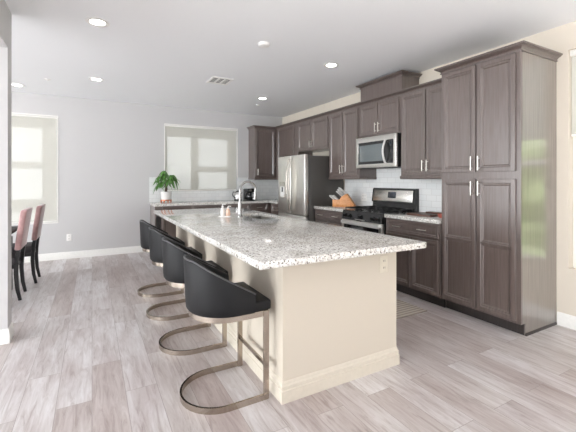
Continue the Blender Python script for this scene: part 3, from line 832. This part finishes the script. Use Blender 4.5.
def leaf(bm, base, d, up, length, width, droop):
    d = d.normalized(); side = d.cross(up).normalized(); rows = []
    for k in range(6):
        q = k / 5
        w_ = width * math.sin(PI * (q * .86 + .10)) * (1 - q * .35) if k < 5 else .001
        c_ = base + d * (length * q) + Vector((0, 0, -droop * q * q * length))
        rows.append([bm.verts.new(c_ + side * (w_ * x) + Vector((0, 0, .12 * width * abs(x)))) for x in (-1, 0, 1)])
    for a, b in zip(rows, rows[1:]):
        for k in range(2): bm.faces.new((a[k], a[k + 1], b[k + 1], b[k]))
random.seed(11)
for j in range(20):
    az = j * 2.399 + .3; el = random.uniform(-.35, 1.35); L_ = random.uniform(.09, .21)
    tip = Vector((math.cos(az) * math.cos(el) * L_ * 1.0, math.sin(az) * math.cos(el) * L_, .385 + math.sin(el) * L_ * 1.1))
    petioles.tube([(0, 0, .33), tip * .5 + Vector((0, 0, .19)), tip], .003, 6)
    for q in range(6):
        a2 = az + (q - 2.5) * .75
        dd = Vector((math.cos(a2), math.sin(a2), random.uniform(-.6, .25)))
        leaf(lf.bm, tip, dd, Vector((0, 0, 1)), random.uniform(.09, .145), .023, random.uniform(.5, 1.2))
petioles.build('petioles', 'leaf', t); lf.build('foliage', 'leaf', t)
# coffee maker
t = thing('coffee_maker', 'black coffee maker on the back worktop under the corner cabinet', 'coffee maker', (2.81, 6.74, .915))
cm = MB().box(-.085, .095, -.10, .11, 0, .03, .008).box(-.085, .095, .03, .11, .028, .235, .012).box(-.075, .085, -.09, .11, .165, .245, .02, 3)
cm.build('body', 'black', t)
c = MB().lathe([(.05, .032), (.062, .05), (.064, .10), (.05, .14), (.046, .155), (0, .156)], -.0, -.03, 20).build('carafe', 'black_glass', t)
MB().tube([(.055, -.03, .14), (.105, -.045, .135), (.11, -.045, .08), (.06, -.035, .06)], .008, 8).build('carafe_handle', 'black', c)
MB().box(-.03, .03, -.094, -.0905, .19, .22).build('badge_plate', 'nickel', t)
# kettle
t = thing('electric_kettle', 'steel and glass kettle left of the coffee maker', 'kettle', (2.575, 6.74, .915))
k = MB().lathe([(.075, 0), (.08, .01), (.078, .03), (.07, .035)]).build('base', 'black', t)
MB().lathe([(.068, .036), (.072, .05), (.066, .12), (.055, .17), (.05, .178)], 0, 0, 24, cap=False).build('jug', 'chrome', t)
MB().lathe([(.052, .179), (.045, .195), (.012, .2), (.012, .215), (0, .217)]).build('lid', 'black', t)
MB().tube([(-.05, 0, .175), (-.105, 0, .18), (-.115, 0, .12), (-.075, 0, .06)], .009, 8).build('handle', 'black', t)
MB().tube([(.055, 0, .14), (.09, 0, .175)], .014, 8, radii=[.018, .01]).build('spout', 'chrome', t)
# rug
o = MB().box(-.33, .33, 0, 1.25, 0, .010, .004).build('kitchen_mat', 'rug'); place(o, (2.64, 2.455, 0.0005)); tag(o, 'striped beige kitchen mat on the floor between island and range', 'mat')

# ================================================================= DINING
t = thing('dining_table', 'dark dining table at the far left behind the wall end', 'table', (-1.28, 5.35, 0))
MB().box(-.5, .5, -.85, .12, .725, .76, .006).build('tabletop', 'table_wood', t)
MB().box(-.42, .42, -.77, .04, .65, .7245, .003).build('apron', 'black_wood', t)
for sx in (-.40, .40):
    for sy in (-.75, .02): MB().box(sx - .035, sx + .035, sy - .035, sy + .035, 0, .6495, .004).build('leg', 'black_wood', t)
def make_chair(mat, label, loc):
    """local: backrest toward +x, seat toward -x"""
    t = thing('dining_chair', label, 'chair', loc, 0, 'dining chairs at the table')
    MB().box(-.47, -.05, -.215, .215, .40, .485, .022, 3).build('seat', 'seat_shaded', t)
    MB().box(-.45, -.05, -.19, .19, .355, .3995, .004).build('seat_frame', 'black_wood', t)
    b = MB()
    rows = []
    bm = b.bm
    prof = [(-.03, .555), (-.025, .62), (-.008, .75), (.022, .96), (.03, 1.0)]
    def sect(x, z, w): return [(x - .03, -w, z), (x - .03, w, z), (x + .03, w, z), (x + .03, -w, z)]
    secs = [[bm.verts.new(p) for p in sect(x, z, .205 + .03 * (z - .43))] for x, z in prof]
    for a, c2 in zip(secs, secs[1:]):
        for k in range(4): bm.faces.new((a[k], a[(k + 1) % 4], c2[(k + 1) % 4], c2[k]))
    bm.faces.new(secs[0][::-1]); bm.faces.new(secs[-1]); bmesh.ops.recalc_face_normals(bm, faces=bm.faces)
    bmesh.ops.bevel(bm, geom=[e for e in bm.edges if e.calc_face_angle(0) > .6], offset=.018, segments=3, profile=.5, affect='EDGES')
    b.build('backrest', mat, t)
    sq = [(-.018, -.018), (.018, -.018), (.018, .018), (-.018, .018)]
    for y in (-.175, .175):
        MB().sweep3([(-.02, y, .60), (-.035, y, .50), (-.045, y, .40), (-.048, y, .30), (-.036, y, .13), (-.010, y, .0)], sq, scl=[.9, 1.1, 1.15, 1.1, .95, .8], up=(0, 1, 0)).build('leg', 'black_wood', t)
        MB().sweep3([(-.38, y, .37), (-.385, y, .2), (-.39, y, .0)], sq, scl=[1.1, 1, .8], up=(0, 1, 0)).build('leg', 'black_wood', t)
    return t
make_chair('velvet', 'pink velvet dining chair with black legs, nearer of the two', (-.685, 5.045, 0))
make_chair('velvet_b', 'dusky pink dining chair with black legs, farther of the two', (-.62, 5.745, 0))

# ================================================================= WINDOW SHADES
def shade(label, x0, x1, z0, z1):
    t = thing('roller_shade', label, 'window shade', ((x0 + x1) / 2, YB + .03, z0)); h = z1 - z0; w = (x1 - x0) / 2
    MB().box(-w + .006, w - .006, -.0006, .0006, .012, h - .03).build('fabric', 'shade', t)
    MB().box(-w + .006, w - .006, -.008, .008, .0, .02, .003).build('hem_bar', 'trim', t)
    MB().box(-w + .002, w - .002, -.025, .028, h - .03, h - .001, .006).build('cassette', 'trim', t)
shade('pale roller shade drawn over the kitchen window', WB[0], WB[1], WB[2] + .004, WB[3])
shade('pale roller shade drawn over the dining window at far left', WL[0], WL[1], WL[2] + .004, WL[3])
t = thing('roller_shade', 'pale roller shade half lowered in the window right of the pantry', 'window shade', (XR + .045, (WR[0] + WR[1]) / 2, 1.72), 0)
hh = WR[3] - 1.72; hw = (WR[1] - WR[0]) / 2
MB().box(-.0006, .0006, -hw + .006, hw - .006, .012, hh - .03).build('fabric', 'shade', t)
MB().box(-.008, .008, -hw + .006, hw - .006, 0, .02, .003).build('hem_bar', 'trim', t)
MB().box(-.025, .028, -hw + .002, hw - .002, hh - .055, hh - .001, .006).build('cassette', 'trim', t)
# white casing lines round the windows
def casing(name, x0, x1, z0, z1):
    w = .018
    struct(MB().plate([x0 - w, x0, x1, x1 + w], [z0 - w, z0, z1, z1 + w], YB - .006, YB - .0002, skip={(1, 1)}, axes='xzy').build(name, 'trim'))
casing('trim_4', *WB); casing('trim_5', *WL)

# ================================================================= CEILING FIXTURES
def can(label, x, y):
    t = thing('recessed_light', label, 'ceiling light', (x, y, ZC), 0, 'recessed ceiling lights')
    MB().lathe([(.062, -.004), (.085, -.006), (.098, -.003), (.098, -.0002), (.062, -.0002)], 0, 0, 32, cap=False).build('trim_ring', 'white_plastic', t)
    MB().lathe([(.0, -.003), (.0615, -.003), (.0615, -.0008), (.0, -.0008)], 0, 0, 32, cap=False).build('lens', 'lamp', t)
can('round recessed light nearest the camera, top left of the ceiling', .043, 3.60)
can('round recessed light straight behind the nearest one, toward the back wall', .055, 5.64)
can('round recessed light over the dining area at far left', -.967, 6.54)
can('round recessed light in the back right corner by the wall cabinets', 2.571, 5.56)
can('round recessed light over the range aisle, in front of the chase box', 2.568, 3.55)
t = thing('ceiling_vent', 'white square ceiling air register with dark slots', 'vent', (1.585, 4.865, ZC), 0)
f = MB().plate([-.15, -.125, -.052, -.032, .032, .052, .125, .15], [-.17, -.14, .14, .17], -.010, -.0004, skip={(1, 1), (3, 1), (5, 1)}, bev=.002).build('frame', 'white_plastic', t)
MB().box(-.126, .126, -.141, .141, -.003, -.0006).build('duct', 'vent_dark', t)
for j, x0 in enumerate((-.125, -.032, .052)):
    for k in range(5):
        b = MB(); y = -.12 + .06 * k
        b.box(x0 + .001, x0 + .072 if j != 1 else .0315, y - .012, y + .012, -.0065, -.0045)
        b.build('louvre', 'white_plastic', t)
t = thing('smoke_detector', 'small white round smoke detector on the ceiling', 'smoke detector', (1.556, 3.33, ZC))
MB().lathe([(.062, -.0004), (.062, -.012), (.054, -.028), (.035, -.034), (0, -.035)], 0, 0, 28).build('housing', 'white_plastic', t)
t = thing('ceiling_sprinkler', 'tiny white sprinkler cap on the ceiling toward the dining area', 'sprinkler', (-.545, 5.97, ZC))
MB().lathe([(.04, -.0004), (.04, -.006), (.012, -.008), (.012, -.02), (0, -.021)], 0, 0, 20).build('cap', 'white_plastic', t)
t = thing('ceiling_sprinkler', 'tiny white sprinkler cap on the ceiling near the corner light', 'sprinkler', (2.72, 6.1, ZC))
MB().lathe([(.035, -.0004), (.035, -.006), (.012, -.008), (.012, -.014), (0, -.015)], 0, 0, 20).build('cap', 'white_plastic', t)

# ================================================================= OUTLETS
def outlet(label, loc, rz, w=.072, h=.116, gangs=1, mat='white_plastic'):
    t = thing('wall_outlet', label, 'outlet', loc, rz)
    MB().box(-w / 2, w / 2, -.006, -.0004, -h / 2, h / 2, .002).build('cover_plate', mat, t)
    for g in range(gangs):
        cx = (g - (gangs - 1) / 2) * .047
        for z in (-.024, .024):
            r = MB().box(cx - .015, cx + .015, -.008, -.0062, z - .016, z + .016, .001, 1).build('socket', mat, t)
            MB().box(cx - .008, cx - .005, -.0086, -.0081, z - .007, z + .007).box(cx + .005, cx + .008, -.0086, -.0081, z - .007, z + .007).build('slots', 'slot', r)
outlet('white outlet low on the back wall beside the dining window', (-.341, YB, .36), 0)
outlet('white double outlet on the tile between knife block and range', (XR - .008, 4.30, 1.06), R90, .12, .116, 2)
outlet('pale outlet on the cream end of the island', (1.80, IY0, .735), 0, mat='beige_plastic')
